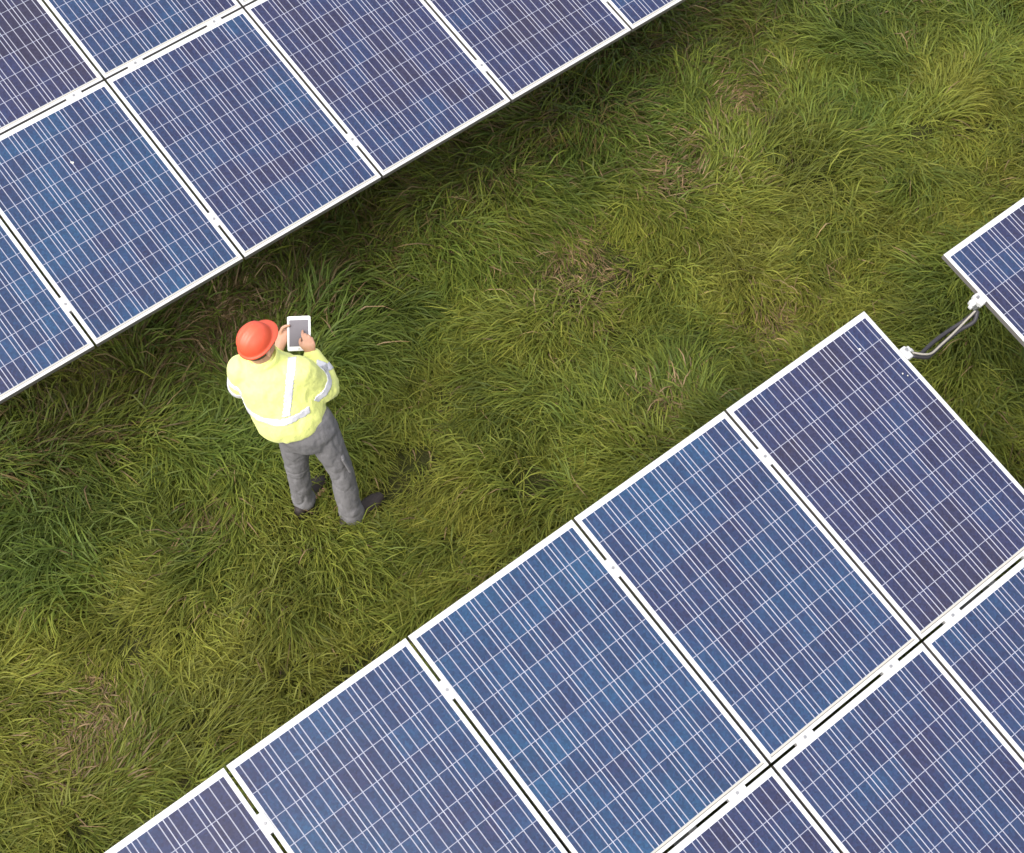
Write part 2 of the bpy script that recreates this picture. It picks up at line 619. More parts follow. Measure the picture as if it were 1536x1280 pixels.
def sheet():
    xs = np.concatenate([[-400, -120, -50, -25, -14], np.arange(-9, 8.01, 0.25), [12, 25, 50, 120, 400]])
    ys = np.concatenate([[-400, -120, -50, -25, -12], np.arange(-6, 9.01, 0.25), [14, 25, 50, 120, 400]])
    X, Y = np.meshgrid(xs, ys, indexing='ij')
    Z = ground_z(X, Y)
    V = np.stack([X, Y, Z], -1).reshape(-1, 3)
    ny = len(ys)
    F = []
    for i in range(len(xs) - 1):
        for j in range(ny - 1):
            F.append((i * ny + j, (i + 1) * ny + j, (i + 1) * ny + j + 1, i * ny + j + 1))
    me = bpy.data.meshes.new('ground')
    me.from_pydata(V.tolist(), [], F)
    me.polygons.foreach_set('use_smooth', [True] * len(me.polygons))
    return me


mg, nt, b = material('meadow_soil')
k = N(nt)
n1 = k.noise(k.coord(), 3.0, 8.0, 0.65)
n2 = k.noise(k.coord(), 40.0, 6.0, 0.7)
c1 = k.ramp(n1.outputs[0], [(0.3, (0.030, 0.034, 0.010, 1)), (0.55, (0.050, 0.050, 0.016, 1)), (0.75, (0.075, 0.055, 0.026, 1))])
nt.links.new(k.mix(k.m('MULTIPLY', n2.outputs[0], 0.5), c1, (0.035, 0.045, 0.010, 1)), b.inputs['Base Color'])
b.inputs['Roughness'].default_value = 0.95
b.inputs['Specular IOR Level'].default_value = 0.1
nt.links.new(k.bump(n2.outputs[0], 0.03), b.inputs['Normal'])
tag(obj('ground', sheet(), None, mg), kind='structure')

# ---------------------------------------------------------------- grass
PATCH = [(1.47, 2.53, .22), (0.75, 2.37, .26), (0.60, 2.45, .2), (-0.37, 2.19, .30), (-0.25, 2.05, .2), (0.36, 0.9, .20), (0.43, 0.93, .12), (0.92, 0.97, .10), (-3.23, 2.03, .13),
         (-4.5, 1.27, .25), (-0.65, 0.81, .15), (-2.37, 3.28, .3), (-4.3, 1.55, .12)]


def grass():
    """long flattened meadow grass, combed into tufts"""
    area = (-6.2, 5.0, -0.9, 4.3)
    dens = 9000
    n = int((area[1] - area[0]) * (area[3] - area[2]) * dens)
    x = rng.uniform(area[0], area[1], n)
    y = rng.uniform(area[2], area[3], n)
    # the strip under and beside the gap between the two tables, and thin cover all round
    n2 = 26000
    x = np.concatenate([x, rng.uniform(-1.2, 4.2, n2)])
    y = np.concatenate([y, rng.uniform(-3.4, -0.9, n2)])
    n3 = 40000
    x = np.concatenate([x, rng.uniform(-9, 8, n3)])
    y = np.concatenate([y, rng.uniform(-6, 9, n3)])
    keep = ~((np.hypot(x - PERSON.x + 0.115, y - PERSON.y - 0.115) < 0.07) | (np.hypot(x - PERSON.x - 0.05, y - PERSON.y + 0.12) < 0.07))
    thin = 0.30 + 2.6 * (fbm(x, y, 0.30, 171, 3) - 0.30)          # open gaps between the tussocks
    keep &= rng.random(len(x)) < thin
    x, y = x[keep], y[keep]
    n = len(x)
    # nearest tuft among jittered cells
    cs = 0.33
    gx, gy = np.floor(x / cs).astype(int), np.floor(y / cs).astype(int)
    jx, jy, jr = lattice(101, 128), lattice(102, 128), lattice(103, 128)
    best = np.full(n, 9.0)
    tx, ty, tr = np.zeros(n), np.zeros(n), np.zeros(n)
    tid = np.zeros(n, int)
    for dx in (-1, 0, 1):
        for dy in (-1, 0, 1):
            ix, iy = gx + dx, gy + dy
            cx_ = (ix + 0.1 + 0.8 * jx[ix % 128, iy % 128]) * cs
            cy_ = (iy + 0.1 + 0.8 * jy[ix % 128, iy % 128]) * cs
            rr = jr[ix % 128, iy % 128]
            d = np.hypot(x - cx_, y - cy_) * (1.25 - 0.5 * rr)
            m = d < best
            best = np.where(m, d, best)
            tx, ty, tr = np.where(m, cx_, tx), np.where(m, cy_, ty), np.where(m, rr, tr)
            tid = np.where(m, (ix % 128) * 128 + iy % 128, tid)
    rt = np.random.default_rng(7).random((128 * 128, 4))
    T = rt[tid]
    flow = 2 * np.pi * (fbm(x, y, 1.7, 31, 2) * 1.6 + 0.12) + (T[:, 0] - 0.5) * 1.3
    rad = np.arctan2(y - ty, x - tx)
    wr = np.clip(best / 0.22, 0, 1) * (0.35 + 1.0 * T[:, 1])
    vx = np.cos(flow) + wr * np.cos(rad)
    vy = np.sin(flow) + wr * np.sin(rad)
    ang = np.arctan2(vy, vx) + rng.normal(0, 0.36, n)
    wild = rng.random(n) < 0.14
    ang = np.where(wild, rng.uniform(0, 2 * np.pi, n), ang)
    # lushness: tall and green along both tables, shorter and yellower down the middle
    yc = y
    lush = np.clip((yc - 1.75) / 0.8, 0, 1) + np.clip((0.75 - yc) / 0.7, 0, 1) * 0.75
    lush = np.clip(lush + (fbm(x, y, 0.8, 51, 3) - 0.5) * 1.7, 0, 1)
    lush = lush * 0.65 + T[:, 2] * 0.35
    dry = np.zeros(n)
    for (px, py, pr) in PATCH:
        dry = np.maximum(dry, np.exp(-((x - px) ** 2 + (y - py) ** 2) / (pr * pr)))
    dry = np.clip(dry * (0.5 + 1.1 * fbm(x, y, 0.25, 71, 2)), 0, 1)
    near = np.clip(1 - (np.hypot(x - PERSON.x, y - PERSON.y) - 0.2) / 0.45, 0, 1)
    hn = fbm(x, y, 0.55, 91, 2)
    L = (0.095 + 0.15 * lush + 0.13 * hn) * rng.uniform(0.55, 1.25, n) * (1 - 0.68 * dry) * (1 - 0.3 * near)
    up = np.clip(0.29 + 0.30 * (hn - 0.5) * 2 + 0.10 * T[:, 3] + rng.normal(0, 0.13, n), 0.08, 0.95) * (1 - 0.35 * dry)
    wdt = (0.0023 + 0.0031 * rng.random(n)) * (0.85 + 0.35 * lush)
    z0 = ground_z(x, y)
    # spine: root, then two bends, tip droops over
    dxn, dyn = np.cos(ang), np.sin(ang)
    seg = np.array([0.0, 0.30, 0.62, 0.85, 1.0])
    hor = np.array([0.0, 0.16, 0.50, 0.78, 1.0])
    ver = np.array([0.0, 0.55, 0.92, 0.92, 0.74])
    wsh = np.array([0.75, 1.0, 0.85, 0.5, 0.04])
    curl = rng.normal(0, 0.35, n)
    K = len(seg)
    V = np.zeros((n, K, 2, 3), np.float32)
    sxn, syn = -dyn, dxn
    roll = rng.normal(0, 0.45, n)
    for i in range(K):
        h = L * hor[i] * np.sqrt(np.clip(1 - (up * 0.8) ** 2, 0.1, 1))
        a2 = curl * hor[i]
        ex, ey = dxn * np.cos(a2) - dyn * np.sin(a2), dyn * np.cos(a2) + dxn * np.sin(a2)
        cx_, cy_ = x + ex * h, y + ey * h
        cz_ = z0 - 0.01 * (i == 0) + L * up * ver[i]
        ww = wdt * wsh[i]
        for s, q in ((0, -1.0), (1, 1.0)):
            V[:, i, s, 0] = cx_ + q * ww * sxn * np.cos(roll)
            V[:, i, s, 1] = cy_ + q * ww * syn * np.cos(roll)
            V[:, i, s, 2] = cz_ + q * ww * np.sin(roll)
    nv = n * K * 2
    base = np.arange(n)[:, None] * (K * 2)
    q = []
    for i in range(K - 1):
        q.append(np.stack([base[:, 0] + 2 * i, base[:, 0] + 2 * i + 1, base[:, 0] + 2 * i + 3, base[:, 0] + 2 * i + 2], -1))
    F = np.stack(q, 1).reshape(-1)
    nf = n * (K - 1)
    me = bpy.data.meshes.new('grass')
    me.vertices.add(nv)
    me.vertices.foreach_set('co', V.reshape(-1))
    me.loops.add(nf * 4)
    me.loops.foreach_set('vertex_index', F.astype(np.int32))
    me.polygons.add(nf)
    me.polygons.foreach_set('loop_start', np.arange(0, nf * 4, 4, dtype=np.int32))
    me.polygons.foreach_set('use_smooth', np.ones(nf, bool))
    me.update(calc_edges=True)
    # colour of each blade
    pal = np.array([[0.146, 0.154, 0.025], [0.115, 0.136, 0.020], [0.087, 0.114, 0.018], [0.064, 0.096, 0.016]])
    t = np.clip(lush * 0.9 + (rng.random(n) - 0.5) * 0.55 + (fbm(x, y, 0.45, 131, 2) - 0.5) * 0.8, 0, 1) * 2.999
    i0 = t.astype(int)
    f = (t - i0)[:, None]
    c = pal[i0] * (1 - f) + pal[np.minimum(i0 + 1, 3)] * f
    straw = np.array([0.225, 0.160, 0.085]) * rng.uniform(0.55, 1.15, n)[:, None]
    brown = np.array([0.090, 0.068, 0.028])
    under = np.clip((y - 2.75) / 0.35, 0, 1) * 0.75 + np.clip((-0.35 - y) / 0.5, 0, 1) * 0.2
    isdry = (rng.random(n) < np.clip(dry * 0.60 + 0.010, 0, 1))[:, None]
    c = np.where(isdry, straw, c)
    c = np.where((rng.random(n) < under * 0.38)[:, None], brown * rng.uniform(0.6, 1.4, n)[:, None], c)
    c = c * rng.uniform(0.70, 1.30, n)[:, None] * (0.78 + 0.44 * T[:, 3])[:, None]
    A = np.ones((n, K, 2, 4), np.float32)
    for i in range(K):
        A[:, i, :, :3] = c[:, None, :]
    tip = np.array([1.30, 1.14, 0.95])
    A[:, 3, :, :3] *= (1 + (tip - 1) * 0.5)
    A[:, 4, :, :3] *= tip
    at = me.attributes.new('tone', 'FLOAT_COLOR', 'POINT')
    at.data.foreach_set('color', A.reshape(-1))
    m, nt, b = material('grass_blades')
    k = N(nt)
    an = nt.nodes.new('ShaderNodeAttribute')
    an.attribute_name = 'tone'
    nt.links.new(an.outputs['Color'], b.inputs['Base Color'])
    b.inputs['Roughness'].default_value = 0.5
    b.inputs['Specular IOR Level'].default_value = 0.16
    tr_ = nt.nodes.new('ShaderNodeBsdfTranslucent')
    nt.links.new(an.outputs['Color'], tr_.inputs['Color'])
    mx = nt.nodes.new('ShaderNodeMixShader')
    mx.inputs[0].default_value = 0.2
    nt.links.new(b.outputs[0], mx.inputs[1])
    nt.links.new(tr_.outputs[0], mx.inputs[2])
    nt.links.new(mx.outputs[0], nt.nodes['Material Output'].inputs['Surface'])
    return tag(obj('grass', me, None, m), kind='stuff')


grass()

# ---------------------------------------------------------------- the worker
# local axes: x towards the right of the worker's view of the rows, y forward, z up; built round the feet
def V3(*p): return np.array(p, float)


def wrinkle(me, amp, scale, seed, fn=None, crease=False):
    n = len(me.vertices)
    co = np.zeros(n * 3, np.float32)
    no = np.zeros(n * 3, np.float32)
    me.vertices.foreach_get('co', co)
    me.vertices.foreach_get('normal', no)
    co, no = co.reshape(-1, 3), no.reshape(-1, 3)
    off = Vector((seed * 3.1, seed * 1.7, seed * 0.9))
    for i in range(n):
        p = Vector(co[i].tolist())
        q = Vector((p.x * scale[0], p.y * scale[1], p.z * scale[2])) + off
        h = mnoise.noise(q) + 0.5 * mnoise.noise(q * 2.1 + Vector((5, 2, 8)))
        h = -math.exp(-(h / 0.20) ** 2) + 0.45 * h if crease else 1 - 2.2 * abs(h)
        a = amp * (fn(p) if fn else 1.0)
        co[i] += no[i] * h * a
    me.vertices.foreach_set('co', co.reshape(-1))
    me.update()


person = empty('person', PERSON, (0, 0, math.atan2(-0.6277, 0.7784)))
tag(person, 'worker in red hard hat, yellow hi-vis jacket and grey trousers looking at a tablet', 'person')

# tablet frame
TC = V3(0.012, 0.300, 1.285)
Tn = V3(-0.06, -0.52, 0.85); Tn /= np.linalg.norm(Tn)
Ta = np.cross(V3(0, 0.85, 0.52), Tn); Ta /= np.linalg.norm(Ta)
Tb = np.cross(Tn, Ta)
def tp(a, b, n): return TC + Ta * a + Tb * b + Tn * n

# joints
J = dict(hipL=V3(-.070, -.03, .85), kneeL=V3(-.126, .0, .47), anL=V3(-.163, .020, .10), hipR=V3(.080, -.025, .85), kneeR=V3(.130, -.045, .48), anR=V3(.131, -.088, .10),
         shL=V3(-.247, .020, 1.355), elL=V3(-.292, .080, 1.13), wrL=V3(-.112, .228, 1.205), shR=V3(.058, .000, 1.345), elR=V3(.128, .085, 1.09), wrR=V3(.080, .200, 1.215),
         neck=V3(-.116, .012, 1.42), head=V3(-.118, .010, 1.555))
FT = V3(0.72, 0.69, 0)                 # the way the feet point

skin_m, nt, b = material('skin')
k = N(nt)
nz = k.noise(k.coord(), 30.0, 4.0)
nt.links.new(k.mix(nz.outputs[0], (0.46, 0.23, 0.145, 1), (0.58, 0.32, 0.215, 1)), b.inputs['Base Color'])
b.inputs['Roughness'].default_value = 0.5
b.inputs['Subsurface Weight'].default_value = 0.08
b.inputs['Subsurface Radius'].default_value = (0.02, 0.008, 0.004)

# head turned towards the tablet and tilted down
hd = Matrix.Rotation(R(-34), 3, 'Z') @ Matrix.Rotation(R(-4), 3, 'X')
def hp(x, y, z): return np.array(J['head']) + np.array(hd @ Vector((x, y, z)))

bm = bmesh.new()
ellipsoid(bm, hp(0, -0.008, 0.025), (0.074, 0.092, 0.090), hd)                 # skull
ellipsoid(bm, hp(0, 0.030, -0.040), (0.058, 0.060, 0.066), hd)                 # face and jaw
loft(bm, [hp(0, 0.086, 0.020), hp(0, 0.104, -0.012), hp(0, 0.096, -0.022)], [0.009, 0.014, 0.012], n=8, sub=2)   # nose
loft(bm, [hp(-0.022, 0.082, -0.052), hp(0, 0.090, -0.053), hp(0.022, 0.082, -0.052)], [0.006, 0.009, 0.006], n=8, sub=2)  # mouth
loft(bm, [hp(-0.045, 0.076, 0.028), hp(0, 0.084, 0.032), hp(0.045, 0.076, 0.028)], [0.008, 0.011, 0.008], n=8, sub=2)     # brow
for s in (-1, 1):
    loft(bm, [hp(s * 0.074, -0.006, -0.030), hp(s * 0.081, -0.012, -0.004), hp(s * 0.079, -0.006, 0.020)], [0.009, 0.014, 0.010], n=8, sub=2)   # ears
loft(bm, [J['neck'] + V3(0, -0.01, -0.08), J['neck'] + V3(0, -.004, 0.02), hp(0, -0.02, -0.03)], [(0.075, 0.062), (0.056, 0.055), (0.055, 0.058)], n=14, side=(1, 0, 0))
loft(bm, [V3(0.01, -.04, .86), V3(-.04, -.01, 1.08), V3(-.09, .010, 1.28), V3(-.114, .012, 1.40)], [(.14, .09), (.15, .09), (.16, .09), (.07, .06)], n=16, side=(1, 0, 0))
for s in 'LR':
    loft(bm, [J['neck'] + V3(0, 0, -.06), J['sh' + s] + (J['neck'] - J['sh' + s]) * 0.12, (J['sh' + s] + J['el' + s]) / 2, J['el' + s]], [.05, .052, .044, .036], n=12)
    loft(bm, [J['el' + s], (J['el' + s] + J['wr' + s]) / 2, J['wr' + s]], [.038, .038, .028], n=12)
    loft(bm, [J['hip' + s] + V3(0, 0, .04), (J['hip' + s] + J['knee' + s]) / 2, J['knee' + s], J['knee' + s] * .6 + J['an' + s] * .4, J['an' + s]], [.075, .068, .050, .050, .038], n=12)
    loft(bm, [J['an' + s] + V3(0, 0, .02), J['an' + s] + V3(0, 0, -.04) + FT * .03, J['an' + s] + V3(0, 0, -.065) + FT * .14], [.036, .034, .022], n=10)


def finger(pts, r):
    loft(bm, pts, [r * 1.08, r, r * 0.95, r * 0.82][:len(pts)], n=8, sub=3)


# left hand: palm at the tablet's left edge, four fingers under it, thumb over the bezel
pl = tp(-0.092, -0.012, -0.014)
loft(bm, [J['wrL'], (J['wrL'] + pl) / 2 + Tn * .004, pl + Tb * .002, pl + Ta * .018 + Tb * .004], [(.021, .026), (.020, .031), (.016, .040), (.012, .038)], n=12, side=tuple(Tn))
for i, (bb, ln) in enumerate(((0.034, 1.0), (0.014, 1.1), (-0.006, 1.02), (-0.026, 0.82))):
    finger([tp(-0.082, bb * .8 - .006, -.016), tp(-0.082 + .030 * ln, bb + .004, -.0235), tp(-0.082 + .058 * ln, bb + .008, -.022), tp(-0.082 + .078 * ln, bb + .010, -.0165)], .0078)
finger([tp(-0.100, 0.008, 0.000), tp(-0.088, 0.030, 0.013), tp(-0.070, 0.040, 0.0155), tp(-0.050, 0.044, 0.0125)], .0094)
# right hand: over the lower right of the tablet, forefinger out to the screen, the rest curled
pr = tp(0.060, -0.066, 0.034)
loft(bm, [J['wrR'], (J['wrR'] + pr) / 2 + Tn * .006, pr - Tb * .006, pr + Tb * .016 - Ta * .004], [(.021, .027), (.020, .032), (.016, .041), (.012, .037)], n=12, side=tuple(Tn))
finger([tp(0.040, -0.046, 0.034), tp(0.030, -0.020, 0.036), tp(0.026, 0.000, 0.024), tp(0.024, 0.012, 0.0115)], .0080)
finger([tp(0.055, -0.042, 0.034), tp(0.046, -0.014, 0.034), tp(0.040, -0.012, 0.018), tp(0.042, -0.030, 0.013)], .0082)
finger([tp(0.070, -0.046, 0.033), tp(0.064, -0.020, 0.032), tp(0.057, -0.020, 0.017), tp(0.058, -0.038, 0.013)], .0080)
finger([tp(0.084, -0.056, 0.031), tp(0.080, -0.034, 0.029), tp(0.074, -0.034, 0.017), tp(0.074, -0.048, 0.014)], .0072)
finger([tp(0.038, -0.084, 0.028), tp(0.018, -0.068, 0.026), tp(0.012, -0.048, 0.021), tp(0.014, -0.032, 0.017)], .0094)
me = fuse(bm, 'body', 0.0042, 3, 0.5)
obj('body', me, person, skin_m)
M_EYE = simple('eye', (0.05, 0.03, 0.02), 0.2)
for s in (-1, 1):
    bm = bmesh.new()
    ellipsoid(bm, hp(s * 0.030, 0.078, 0.006), (0.012, 0.010, 0.007), hd)
    obj('eye', from_bm(bm, 'eye', True), person, M_EYE)
M_HAIR = simple('hair', (0.045, 0.028, 0.018), 0.7, 0, 0.4, 90.0, 0.003)
bm = bmesh.new()
ellipsoid(bm, hp(0, -0.016, 0.020), (0.0765, 0.088, 0.088), hd)
for v in list(bm.verts):
    l = hd.transposed() @ (v.co - Vector(J['head']))
    if l.y > 0.03 or l.z < -0.045: bm.verts.remove(v)
obj('hair', from_bm(bm, 'hair', True), person, M_HAIR)

# hard hat ------------------------------------------------------------------------------------
m, nt, b = material('red_helmet_plastic')
k = N(nt)
nz = k.noise(k.coord(), 9.0, 5.0, 0.65)
nt.links.new(k.mix(nz.outputs[0], (0.66, 0.078, 0.034, 1), (0.76, 0.115, 0.058, 1)), b.inputs['Base Color'])
b.inputs['Roughness'].default_value = 0.42
nt.links.new(k.bump(k.noise(k.coord(), 60.0, 3.0).outputs[0], 0.0008), b.inputs['Normal'])
M_HEL = m
bm = bmesh.new()
hh = Matrix.Rotation(R(-40), 3, 'Z') @ Matrix.Rotation(R(15), 3, 'X')     # pushed back on the head
HO = np.array(J['head']) + np.array(hh @ Vector((0.004, 0.002, 0.050)))
na, nb_ = 48, 14
rings = []
for j in range(nb_ + 1):
    t = j / nb_ * math.pi / 2 * 0.985
    ring = []
    for i in range(na):
        a = 2 * math.pi * i / na
        c, s = math.cos(a), math.sin(a)
        rx, ry = 0.085, (0.100 if s > 0 else 0.097)
        rr = math.cos(t) ** 0.86
        z = 0.104 * math.sin(t) ** 0.95
        x, y = rx * c * rr, ry * s * rr
        ridge = math.exp(-(x / 0.011) ** 2) + 0.8 * math.exp(-((abs(x) - 0.036) / 0.009) ** 2)
        z += 0.0080 * ridge * math.sin(t) ** 0.7
        ring.append(bm.verts.new(tuple(HO + np.array(hh @ Vector((x, y, z))))))
    rings.append(ring)
for a, c in zip(rings, rings[1:]):
    for i in range(na): bm.faces.new((a[i], a[(i + 1) % na], c[(i + 1) % na], c[i]))
bm.faces.new(rings[-1])
# brim: narrow rain gutter round the shell, longer peak in front
prev = rings[0]
for st_, (ex, dz) in enumerate(((0.004, -0.003), (0.011, -0.008), (0.012, -0.013), (0.008, -0.012))):
    ring = []
    for i in range(na):
        a = 2 * math.pi * i / na
        c, s = math.cos(a), math.sin(a)
        pk = max(0.0, (s - 0.25) / 0.75) ** 1.3 * (0.026 if st_ else 0.008)
        e = ex + pk
        x, y = (0.085 + e * 0.85) * c, (0.100 if s > 0 else 0.097) * s + e * s
        ring.append(bm.verts.new(tuple(HO + np.array(hh @ Vector((x, y, dz - pk * 0.28))))))
    for i in range(na): bm.faces.new((prev[i], ring[i], ring[(i + 1) % na], prev[(i + 1) % na]))
    prev = ring
bmesh.ops.recalc_face_normals(bm, faces=bm.faces)
obj('hard_hat', from_bm(bm, 'hard_hat', True), person, M_HEL)

# jacket -----------------------------------------------------------------------------------------
m, nt, b = material('hi_vis_fabric')
k = N(nt)
nz = k.noise(k.coord(), 6.0, 5.0, 0.6)
nt.links.new(k.mix(nz.outputs[0], (0.71, 0.76, 0.20, 1), (0.78, 0.80, 0.28, 1)), b.inputs['Base Color'])
b.inputs['Roughness'].default_value = 0.75
b.inputs['Sheen Weight'].default_value = 0.15
nt.links.new(k.bump(k.noise(k.coord(), 28.0, 5.0, 0.6).outputs[0], 0.006), b.inputs['Normal'])
M_JAC = m
bm = bmesh.new()
torso = [(V3(-.050, -.036, .918), (.160, .128)), (V3(-.055, -.034, .946), (.190, .153)), (V3(-.062, -.026, 1.0), (.204, .163)), (V3(-.068, -.010, 1.08), (.208, .160)),
         (V3(-.088, .005, 1.20), (.205, .152)), (V3(-.100, .010, 1.30), (.198, .135)), (V3(-.112, .012, 1.375), (.150, .108)), (V3(-.116, .014, 1.430), (.086, .082)), (V3(-.116, .020, 1.462), (.072, .074))]
loft(bm, [t[0] for t in torso], [t[1] for t in torso], n=32, sub=4, side=(1, 0, 0), cap=False)
for s, rr in (('L', (.078, .078, .080, .066, .052)), ('R', (.080, .086, .100, .078, .054))):
    sh, el, wr = J['sh' + s], J['el' + s], J['wr' + s]
    inn = sh + (J['neck'] - sh) * 0.35 + V3(0, 0, -.03)
    loft(bm, [inn, sh, (sh + el) / 2 + V3(0, -.01, -.01), el, el * .45 + wr * .55, wr - (wr - el) * .04], [rr[0], rr[0], rr[1], rr[2] * .95, rr[3], rr[4]], n=20, sub=4)
    d = (wr - el) / np.linalg.norm(wr - el)
    loft(bm, [wr - d * .045, wr - d * .002], [.046, .043], n=16, sub=1)
jm = fuse(bm, 'jacket', 0.0065, 6, 0.5)
wrinkle(jm, 0.0060, (5.5, 5.5, 3.0), 1.0, crease=True)
wrinkle(jm, 0.0024, (20, 20, 9), 4.0)
obj('jacket', jm, person, M_JAC)
jacket = person.children[-1]
# collar standing round the nape
bm = bmesh.new()
cn = V3(-.116, .016, 1.445)
rows = []
for (rr, z) in ((.080, -.020), (.082, .012), (.078, .034), (.070, .034), (.071, .0), (.071, -.020)):
    ring = []
    for i in range(32):
        a = 2 * math.pi * i / 32
        dip = 0.016 * math.exp(-((a - 1.5 * math.pi) / 0.35) ** 2) + 0.025 * math.exp(-((a - 0.5 * math.pi) / 0.5) ** 2)
        ring.append(bm.verts.new(tuple(cn + V3(rr * 1.04 * math.cos(a), rr * math.sin(a), z - (dip if z > 0.005 else 0) + 0.010 * math.sin(a)))))
    rows.append(ring)
for a, c in zip(rows, rows[1:]):
    for i in range(32): bm.faces.new((a[i], c[i], c[(i + 1) % 32], a[(i + 1) % 32]))
bmesh.ops.recalc_face_normals(bm, faces=bm.faces)
obj('collar', from_bm(bm, 'collar', True), jacket, M_JAC)

M_TAPE, nt, b = material('reflective_tape')
k = N(nt)
nz = k.noise(k.coord(), 40.0, 3.0)
nt.links.new(k.mix(nz.outputs[0], (0.62, 0.61, 0.66, 1), (0.74, 0.73, 0.77, 1)), b.inputs['Base Color'])
b.inputs['Roughness'].default_value = 0.45
b.inputs['Metallic'].default_value = 0.15


def seg_t(p, a, c):
    d = c - a
    return ((p - a) @ d) / (d @ d)


def tape(fn):
    """strip sewn on the jacket: the faces of the cloth under it, lifted by 3 mm and closed below"""
    n = len(jm.vertices)
    co = np.zeros(n * 3, np.float32); no = np.zeros(n * 3, np.float32)
    jm.vertices.foreach_get('co', co); jm.vertices.foreach_get('normal', no)
    co, no = co.reshape(-1, 3).astype(float), no.reshape(-1, 3).astype(float)
    inside = fn(co, no)
    bm = bmesh.new()
    vm = {}
    for p in jm.polygons:
        if all(inside[i] for i in p.vertices):
            vs = []
            for i in p.vertices:
                if i not in vm: vm[i] = bm.verts.new(tuple(co[i] + no[i] * 0.0032))
                vs.append(vm[i])
            bm.faces.new(vs)
    bd = [e for e in bm.edges if e.is_boundary]
    r = bmesh.ops.extrude_edge_only(bm, edges=bd)
    ids = {v: i for i, v in vm.items()}
    for e in bd:
        pass
    for v in [g for g in r['geom'] if isinstance(g, bmesh.types.BMVert)]:
        src = min((w_ for e in v.link_edges for w_ in e.verts if w_ in ids), key=lambda w_: (w_.co - v.co).length, default=None)
        if src is not None: v.co = Vector((co[ids[src]] - no[ids[src]] * 0.001).tolist())
    return obj('reflective_tape', from_bm(bm, 'reflective_tape', True), jacket, M_TAPE)


def axis_d(co, a, c):
    d = c - a
    t = np.clip(((co - a) @ d) / (d @ d), 0, 1)
    return np.linalg.norm(co - (a + t[:, None] * d), axis=1)


def arm_near(co, s, lim=0.115):
    dl = np.minimum(axis_d(co, J['sh' + s], J['el' + s]), axis_d(co, J['el' + s], J['wr' + s]))
    return dl < lim


def torso_ok(co): return ~(arm_near(co, 'L', .10) & (co[:, 0] < -.20)) & ~(arm_near(co, 'R', .112) & (co[:, 0] > .06))


def band(s, a, c, t0, t1):
    def fn(co, no):
        A, B = J[a + s], J[c + s]
        t = ((co - A) @ (B - A)) / ((B - A) @ (B - A))
        return (t > t0) & (t < t1) & (axis_d(co, A, B) < 0.118) & (((no @ (B - A)) / np.linalg.norm(B - A)) < 0.75) & (((co[:, 0] < -.262)) if s == 'L' else (co[:, 0] > .045))
    return fn


tape(lambda co, no: (np.abs(co[:, 2] - (1.128 + 0.03 * co[:, 0] + 0.012 * np.sin(co[:, 0] * 14))) < 0.025) & (co[:, 0] < 0.085) & torso_ok(co))
tape(lambda co, no: (np.abs(co[:, 0] - (-0.022 + 0.25 * (co[:, 2] - 1.2))) < 0.024) & (co[:, 2] > 1.15) & (co[:, 1] < 0.03) & (axis_d(co, J['elR'], J['wrR']) > 0.08))
tape(band('L', 'sh', 'el', 0.30, 0.50))
tape(band('L', 'sh', 'el', 0.68, 0.88))
tape(band('R', 'sh', 'el', 0.56, 0.75))
tape(band('R', 'el', 'wr', 0.42, 0.66))

# trousers -----------------------------------------------------------------------------------------
m, nt, b = material('grey_work_trousers')
k = N(nt)
nz = k.noise(k.coord(), 7.0, 6.0, 0.65)
nt.links.new(k.mix(nz.outputs[0], (0.128, 0.124, 0.128, 1), (0.205, 0.198, 0.202, 1)), b.inputs['Base Color'])
b.inputs['Roughness'].default_value = 0.85
b.inputs['Specular IOR Level'].default_value = 0.2
nt.links.new(k.bump(k.noise(k.coord(), 45.0, 5.0, 0.6).outputs[0], 0.004), b.inputs['Normal'])
M_TRO = m
bm = bmesh.new()
loft(bm, [V3(.005, -.034, .96), V3(.006, -.036, .88), V3(.006, -.036, .82)], [(.165, .115), (.172, .125), (.150, .115)], n=24, sub=4, side=(1, 0, 0))
for s in 'LR':
    h, kn, an = J['hip' + s], J['knee' + s], J['an' + s]
    rr = (.096, .084, .070, .064, .062, .068) if s == 'L' else (.098, .088, .072, .070, .072, .076)
    loft(bm, [h + V3(0, 0, .02), h * .6 + kn * .4, kn, kn * .5 + an * .5, an + V3(0, 0, .055), an + V3(.004, .004, -.012)], rr, n=20, sub=4)
tm = fuse(bm, 'trousers', 0.0065, 5, 0.5)
wrinkle(tm, 0.0045, (8, 8, 9), 2.0, lambda p: 0.55 + 0.9 * math.exp(-((p.z - 0.14) / 0.13) ** 2) + 0.6 * math.exp(-((p.z - 0.5) / 0.1) ** 2), True)
wrinkle(tm, 0.0026, (20, 20, 6), 6.0)
trousers = obj('trousers', tm, person, M_TRO)
for s, sg in (('R', 1),):      # side pocket on the thigh
    h, kn = J['hip' + s], J['knee' + s]
    c = h * .35 + kn * .65 + V3(sg * .068, -.026, 0)
    bm = bmesh.new()
    add_box(bm, (0, 0, 0), (0.018, 0.105, 0.135), 0.007)
    bmesh.ops.transform(bm, matrix=Matrix.Translation(Vector(c)) @ Matrix.Rotation(R(-10 * sg), 4, 'Y') @ Matrix.Rotation(R(14 * sg), 4, 'Z'), verts=bm.verts)
    obj('pocket', from_bm(bm, 'pocket'), trousers, M_TRO)

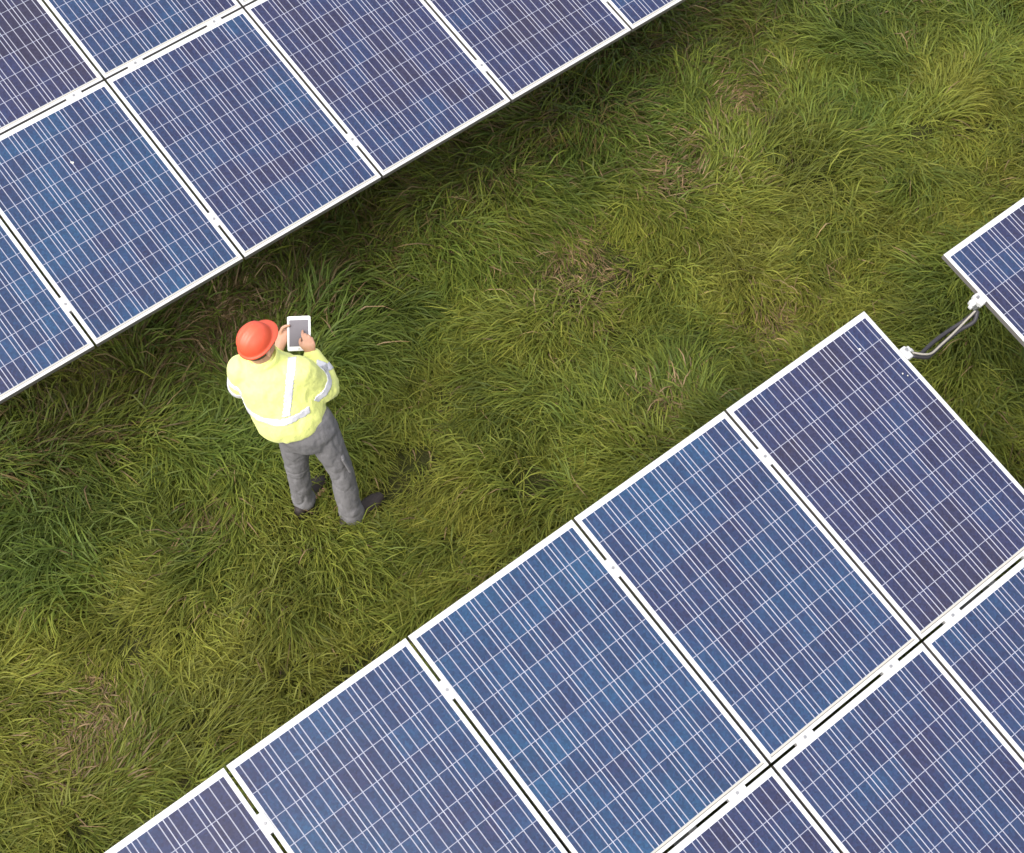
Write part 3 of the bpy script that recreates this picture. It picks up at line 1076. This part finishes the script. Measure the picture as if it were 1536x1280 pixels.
# boots --------------------------------------------------------------------------------------------
M_BOOT = simple('brown_boot_leather', (0.020, 0.013, 0.010), 0.7, 0, 0.35, 30.0, 0.003)
M_SOLE = simple('boot_rubber', (0.018, 0.016, 0.015), 0.8, 0, 0.2, 30.0)
for s in 'LR':
    FT = V3(0.40, 0.917, 0) if s == 'L' else V3(0.72, 0.69, 0)
    an = J['an' + s]
    g = V3(an[0], an[1], 0)
    sd_ = V3(FT[1], -FT[0], 0)
    bm = bmesh.new()
    loft(bm, [g - FT * .055 + V3(0, 0, .052), g - FT * .010 + V3(0, 0, .060), g + FT * .060 + V3(0, 0, .058), g + FT * .125 + V3(0, 0, .048), g + FT * .175 + V3(0, 0, .046), g + FT * .205 + V3(0, 0, .044)],
         [(.038, .042), (.043, .052), (.046, .048), (.052, .038), (.048, .034), (.036, .028)], n=20, sub=4, side=tuple(sd_))
    loft(bm, [g - FT * .010 + V3(0, 0, .06), an + V3(0, 0, .05)], [.045, .042] if s == 'L' else [.050, .050], n=16, sub=2)
    bt = obj('boot', fuse(bm, 'boot', 0.006, 4), person, M_BOOT)
    bm = bmesh.new()
    out = []
    for i in range(28):
        a = 2 * math.pi * i / 28
        c_, s_ = math.cos(a), math.sin(a)
        wd = 0.050 if c_ > 0 else 0.043
        out.append(g + FT * (0.074 + 0.158 * c_) + sd_ * wd * (abs(s_) ** 0.7) * (1 if s_ > 0 else -1))
    lo = [bm.verts.new(tuple(p + V3(0, 0, .002))) for p in out]
    hi = [bm.verts.new(tuple(p + V3(0, 0, .026))) for p in out]
    for i in range(28): bm.faces.new((lo[i], lo[(i + 1) % 28], hi[(i + 1) % 28], hi[i]))
    bm.faces.new(list(reversed(lo)))
    bm.faces.new(hi)
    bmesh.ops.recalc_face_normals(bm, faces=bm.faces)
    obj('sole', from_bm(bm, 'sole'), bt, M_SOLE)

# tablet --------------------------------------------------------------------------------------------
PM = Matrix.Translation(person.location) @ person.rotation_euler.to_matrix().to_4x4()
tl_ = empty('tablet', PM @ Vector(TC))
tl_.rotation_euler = (PM.to_3x3() @ Matrix((Ta, Tb, Tn)).transposed()).to_euler()
M_TAB = simple('white_tablet_shell', (0.80, 0.80, 0.80), 0.35, 0, 0.03, 10.0)
M_SCR, nt, b = material('tablet_screen')
k = N(nt)
nz = k.noise(k.coord(), 14.0, 3.0)
nt.links.new(k.mix(nz.outputs[0], (0.13, 0.118, 0.135, 1), (0.155, 0.14, 0.158, 1)), b.inputs['Base Color'])
b.inputs['Roughness'].default_value = 0.45
b.inputs['Specular IOR Level'].default_value = 0.25
TW, TH = 0.128, 0.188
bm = bmesh.new()
vs = []
for z, inset in ((-0.008, 0.003), (-0.005, 0.0), (-0.001, 0.0), (0.0, 0.001)):
    ring = []
    for cx_, cy_, a0 in ((1, 1, 0), (-1, 1, 90), (-1, -1, 180), (1, -1, 270)):
        for q in range(5):
            a = R(a0 + 22.5 * q)
            ring.append(bm.verts.new((cx_ * (TW / 2 - .009) + math.cos(a) * (.009 - inset), cy_ * (TH / 2 - .009) + math.sin(a) * (.009 - inset), z)))
    vs.append(ring)
for a, c in zip(vs, vs[1:]):
    for i in range(20): bm.faces.new((a[i], a[(i + 1) % 20], c[(i + 1) % 20], c[i]))
bm.faces.new(list(reversed(vs[0])))
bm.faces.new(vs[-1])
obj('shell', from_bm(bm, 'shell'), tl_, M_TAB)
bm = bmesh.new()
add_box(bm, (0, 0.002, 0.0003), (TW - 0.022, TH - 0.044, 0.0012))
obj('screen', from_bm(bm, 'screen'), tl_, M_SCR)
bm = bmesh.new()
bmesh.ops.create_cone(bm, cap_ends=True, segments=20, radius1=0.0055, radius2=0.0052, depth=0.001, matrix=Matrix.Translation((0, -TH / 2 + .0105, 0.0003)))
obj('home_button', from_bm(bm, 'home_button'), tl_, simple('button_grey', (0.55, 0.55, 0.56), 0.4))
tag(tl_, 'small white tablet with a grey screen held up in both hands of the worker', 'tablet')
